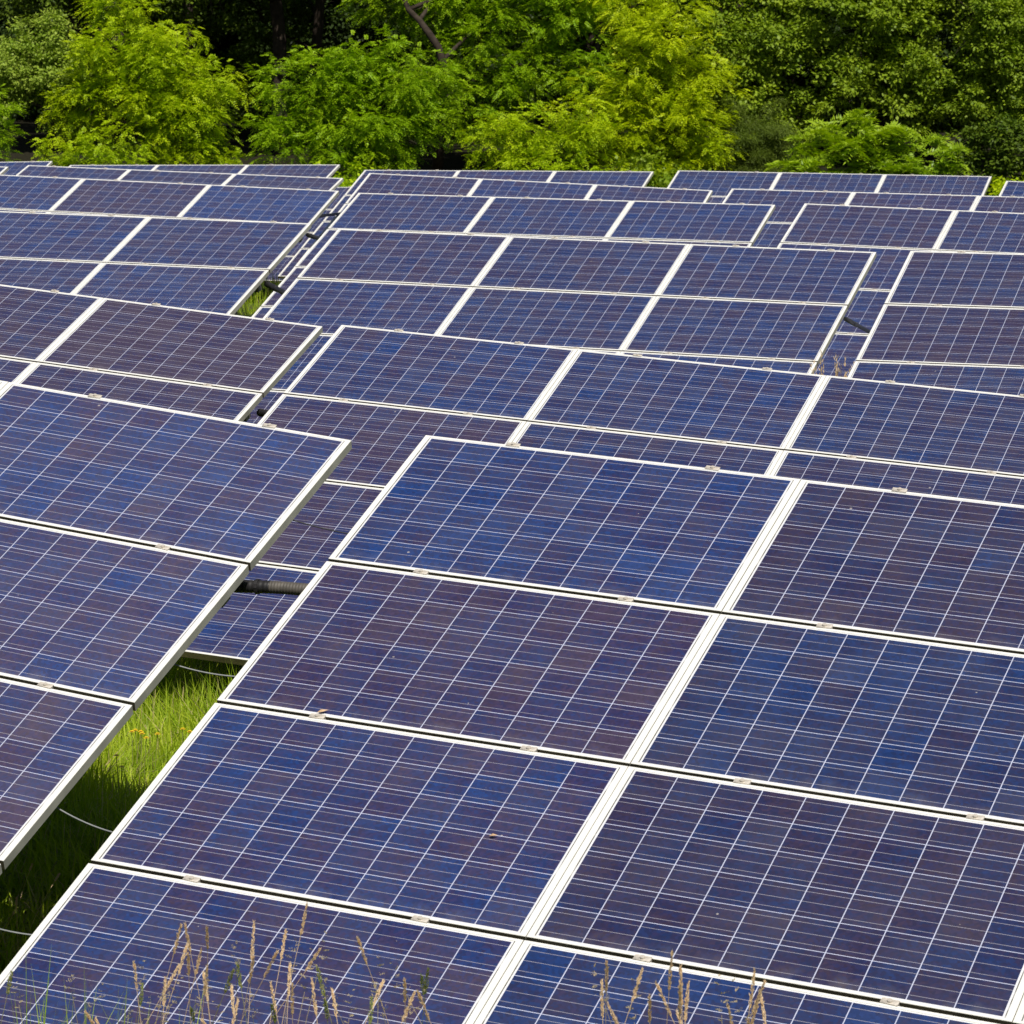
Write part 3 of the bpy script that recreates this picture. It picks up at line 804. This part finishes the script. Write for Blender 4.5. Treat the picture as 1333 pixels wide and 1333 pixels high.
# seeding grass stalks, each an object of its own
TIPS = {}
def stalk_mesh(kind, seed, h):
    rs = np.random.default_rng(seed)
    t = np.linspace(0, 1, 9)
    a = rs.uniform(0, 2*math.pi); l = rs.uniform(.04, .34)
    P = np.stack([np.cos(a) * l * h * t**2, np.sin(a) * l * h * t**2, h * t * (1 - .08 * l * t)], 1)
    mb = MB(); mb.tube(P, np.linspace(.0016, .0008, 9), 5)
    top, dr = P[-1], unit(P[-1] - P[-3])
    n, ln, sp = {'spike': (150, rs.uniform(.065, .10), .0030), 'panicle': (130, rs.uniform(.08, .13), .018), 'green': (130, rs.uniform(.06, .10), .0055)}[kind]
    s = rs.uniform(0, 1, n)
    ax = np.cross(dr, [0.3, .9, .1]); ax /= np.linalg.norm(ax); ay = np.cross(dr, ax)
    th = rs.uniform(0, 2*math.pi, n)
    prof = np.sin(np.pi * np.clip(s * .85 + .12, 0, 1))
    if kind == 'panicle':
        branch = np.round(s * 5) / 5; th = branch * 23 + rs.normal(0, .5, n); out = sp * prof * rs.uniform(.2, 1.3, n)
        s = branch + out * 3
    else:
        out = sp * prof * rs.uniform(.3, 1, n)
    rad = np.cos(th)[:, None] * ax + np.sin(th)[:, None] * ay
    B = top - dr * ln * .15 + dr * (s * ln)[:, None] + rad * out[:, None]
    D = unit(dr + rad * (.35 if kind != 'panicle' else .9) + rs.normal(0, .15, (n, 3)))
    S = unit(np.cross(D, rs.normal(0, 1, (n, 3))))
    pw = .6 if kind == 'panicle' else 1.0
    V, q = diamonds(B, D, S, pw * rs.uniform(.007, .012, n), pw * rs.uniform(.0026, .0042, n))
    mb.add(V, q)
    TIPS[(kind, seed)] = tuple(P[-1])
    return mb.mesh('grass_stalk', {'spike': M_STRAW, 'panicle': M_PANICLE, 'green': M_GREENSTALK}[kind])
STALKS = {k: [stalk_mesh(k, 300 + i * 7 + len(k), 1.0) for i in range(5)] for k in ('spike', 'panicle', 'green')}
SL = {'spike': ('slender tan seed stalk of dry grass in front of the nearest solar table', 'dry grass stalks'),
      'panicle': ('loose feathery seed head of grass in front of the nearest solar table', 'feathery grass heads'),
      'green': ('greenish seeding grass stalk in front of the nearest solar table', 'green grass stalks')}
def unpx(px, py, d):
    """metric position of a spot seen in the photo, d metres ahead"""
    r = RIGHT * ((px - 666.5) / 4328.1) + DOWN * ((py - 666.5) / 4328.1) + FWD
    return Vector((0, 0, CAM_H)) + r * (d / r.y)
HEADS = [('spike', 227, 1222), ('spike', 247, 1225), ('spike', 274, 1219), ('spike', 213, 1254), ('spike', 236, 1256), ('spike', 250, 1256), ('spike', 256, 1257),
         ('panicle', 303, 1222), ('spike', 323, 1233), ('spike', 343, 1231), ('spike', 367, 1226), ('spike', 393, 1203), ('spike', 397, 1228), ('panicle', 408, 1248),
         ('panicle', 384, 1254), ('spike', 325, 1262), ('green', 311, 1277), ('green', 295, 1271), ('spike', 268, 1282), ('spike', 375, 1283), ('panicle', 398, 1284),
         ('green', 423, 1278), ('spike', 442, 1283), ('panicle', 220, 1292), ('panicle', 208, 1305), ('green', 252, 1305), ('panicle', 300, 1300), ('spike', 365, 1315),
         ('spike', 378, 1310), ('spike', 475, 1241), ('green', 553, 1277), ('panicle', 503, 1288), ('spike', 527, 1305), ('green', 483, 1322), ('spike', 558, 1303),
         ('spike', 793, 1269), ('spike', 818, 1290), ('spike', 826, 1285), ('spike', 867, 1266), ('spike', 873, 1292), ('spike', 879, 1290), ('spike', 891, 1292), ('spike', 862, 1316),
         ('spike', 779, 1307), ('green', 797, 1317), ('spike', 981, 1312), ('spike', 976, 1309), ('panicle', 970, 1318), ('panicle', 822, 1322),
         ('spike', 72, 1155), ('green', 60, 1165), ('spike', 22, 1170), ('panicle', 36, 1190), ('panicle', 17, 1240), ('green', 68, 1185), ('green', 8, 1262),
         ('green', 64, 1262), ('green', 15, 1292), ('panicle', 92, 1290), ('panicle', 25, 1300), ('panicle', 118, 1302), ('spike', 140, 1310), ('green', 141, 1318),
         ('panicle', 178, 1312), ('spike', 172, 1278), ('panicle', 185, 1275), ('panicle', 330, 1318), ('panicle', 345, 1322), ('spike', 410, 1305), ('panicle', 450, 1315)]
rx = np.random.default_rng(78)
for _ in range(20): HEADS.append((('spike', 'panicle', 'spike', 'green')[rx.integers(4)], rx.uniform(60, 570), rx.uniform(1262, 1330)))
for _ in range(10): HEADS.append((('spike', 'spike', 'panicle')[rx.integers(3)], rx.uniform(770, 1010), rx.uniform(1288, 1330)))
for _ in range(12): HEADS.append((('spike', 'panicle', 'green')[rx.integers(3)], rx.uniform(2, 70), rx.uniform(1165, 1262)))
rs = np.random.default_rng(77)
for i, (kd, px, py) in enumerate(HEADS):
    if px < 110 and py < 1270:
        d = 12.6 + rs.uniform(-.4, .8)
    else:
        yb = a0.y + ((px - 666.5) / 4328 * 10 - a0.x) / (a1.x - a0.x) * (a1.y - a0.y)
        d = yb - rs.uniform(.3, .9)
    q = unpx(px, py, d)
    z0 = float(gz(q.x, q.y)); h = q.z - z0
    o = link('grass_stalk', STALKS[kd][i % 5])
    tilt = Matrix.Rotation(rs.normal(0, .17), 4, 'Y') @ Matrix.Rotation(rs.normal(0, .08), 4, 'X') @ Matrix.Rotation(rs.uniform(0, 6.28), 4, 'Z') @ Matrix.Scale(max(.3, h), 4, (0, 0, 1))
    tilt = Matrix.Diagonal((.95, .95, 1.0, 1)) @ tilt
    tipv = tilt @ Vector(TIPS[(kd, 300 + (i % 5) * 7 + len(kd))])
    tilt.translation = Vector((q.x - tipv.x, q.y - tipv.y, z0 - .01))
    o.matrix_basis = tilt
    tag(o, SL[kd][0], 'grass stalk', SL[kd][1])

# tuft of dry grass in the third row gap, and one leaning at the foot of the second row table
def tuft(label, px, py, d, n, h, spread, seed):
    rs = np.random.default_rng(seed)
    q = unpx(px, py, d); z0 = float(gz(q.x, q.y)); mb = MB()
    for _ in range(n):
        hh = h * rs.uniform(.6, 1.05); bx, by = np.clip(rs.normal(0, spread, 2), -1.2 * spread, 1.2 * spread); lx, ly = rs.normal(0, .07, 2)
        t = np.linspace(0, 1, 6)
        P = np.stack([bx + lx * hh * t**1.6, by + ly * hh * t**1.6, hh * t], 1)
        mb.tube(P, np.linspace(.002, .001, 6), 4)
        B = P[-1] - (P[-1] - P[-2]) * rs.uniform(-.6, .6, (26, 1)) + rs.normal(0, .004, (26, 3))
        D = unit(P[-1] - P[-2] + rs.normal(0, .05, (26, 3))); S = unit(np.cross(D, rs.normal(0, 1, (26, 3))))
        V, qd = diamonds(B, D, S, rs.uniform(.03, .05, 26), rs.uniform(.007, .012, 26)); mb.add(V, qd)
    o = link('grass_tuft', mb.mesh('grass_tuft', M_STRAW)); o.location = (q.x, q.y, z0)
    tag(o, label, 'grass tuft')
tuft('dry grass tuft standing in the third row gap below the black conduit', 1090, 470, 25.5, 34, 1.2, .07, 501)

# dead straw lying on the lowest panel of the second row table, a leaf on the nearest table
def on_table(key, u, v, z=0.004):
    return TF[key] @ Matrix.Translation((u, -v, z))
mb = MB()
for (x0, y0, x1, y1) in ((-.09, -.06, .10, .08), (-.07, .08, .06, -.09), (-.02, .10, .05, -.02)):
    mb.tube([(x0, y0, .004), ((x0+x1)/2, (y0+y1)/2, .016), (x1, y1, .006)], .004, 5)
o = link('dead_straw', mb.mesh('dead_straw', M_STRAW)); o.matrix_basis = on_table('B2', .42, 3.72)
tag(o, 'crossed bits of dead straw lying on the lowest panel of the second row table', 'straw')
def leaf_on(key, u, v, L, rot, label):
    mb = MB()
    V = [(-L/2, 0, .002), (-L*.1, L*.22, .006), (L/2, 0, .003), (-L*.1, -L*.22, .007), (0, 0, .011)]
    mb.add(V, [], [(0, 4, 1), (1, 4, 2), (2, 4, 3), (3, 4, 0)])
    o = link('fallen_leaf', mb.mesh('fallen_leaf', M_DRYLEAF)); o.matrix_basis = on_table(key, u, v) @ Matrix.Rotation(rot, 4, 'Z')
    tag(o, label, 'leaf')
leaf_on('A2', 1.34, 2.52, .032, .3, 'small tan fallen leaf on the nearest table, left of the long white joint')
leaf_on('A2', .43, 1.975, .045, .6, 'thin tan leaf scrap stuck at a clamp in the nearest table')

# yellow flowers in the sunny grass lane
mb = MB()
mb.tube([(0, 0, 0), (.01, .0, .15), (.005, .01, .30)], .0018, 5)
k = mb.n
stem = mb.mesh('yellow_flower', M_GREENSTALK)
mp = MB()
for ring, (r1, z) in enumerate(((.017, .302), (.010, .308))):
    for p in range(10):
        a = p * 2 * math.pi / 10 + ring * .3
        d = Vector((math.cos(a), math.sin(a), .15)); s = Vector((-math.sin(a), math.cos(a), 0))
        c = Vector((.005, .01, z))
        mp.add([c, c + d*r1*.6 + s*.004, c + d*r1, c + d*r1*.6 - s*.004], [(0, 1, 2, 3)])
petals = mp.mesh('petals', M_YELLOW)
for i, (px, py) in enumerate([(170, 954), (178, 952), (186, 953), (190, 961), (235, 950), (246, 954), (154, 985), (161, 999), (204, 956), (182, 956)]):
    best = None
    for d in np.arange(15, 22, .05):
        q = unpx(px, py, d); hgt = q.z - float(gz(q.x, q.y))
        if best is None or abs(hgt - .31) < best[0]: best = (abs(hgt - .31), q, hgt)
    q, hgt = best[1], best[2]
    o = link('yellow_flower', stem); o.location = (q.x, q.y, q.z - .30); o.rotation_euler = (0, 0, i * 1.3)
    c = link('petals', petals, o)
    tag(o, 'small yellow flower in the sunlit grass between the nearest two tables', 'flower', 'yellow flowers in the grass lane')
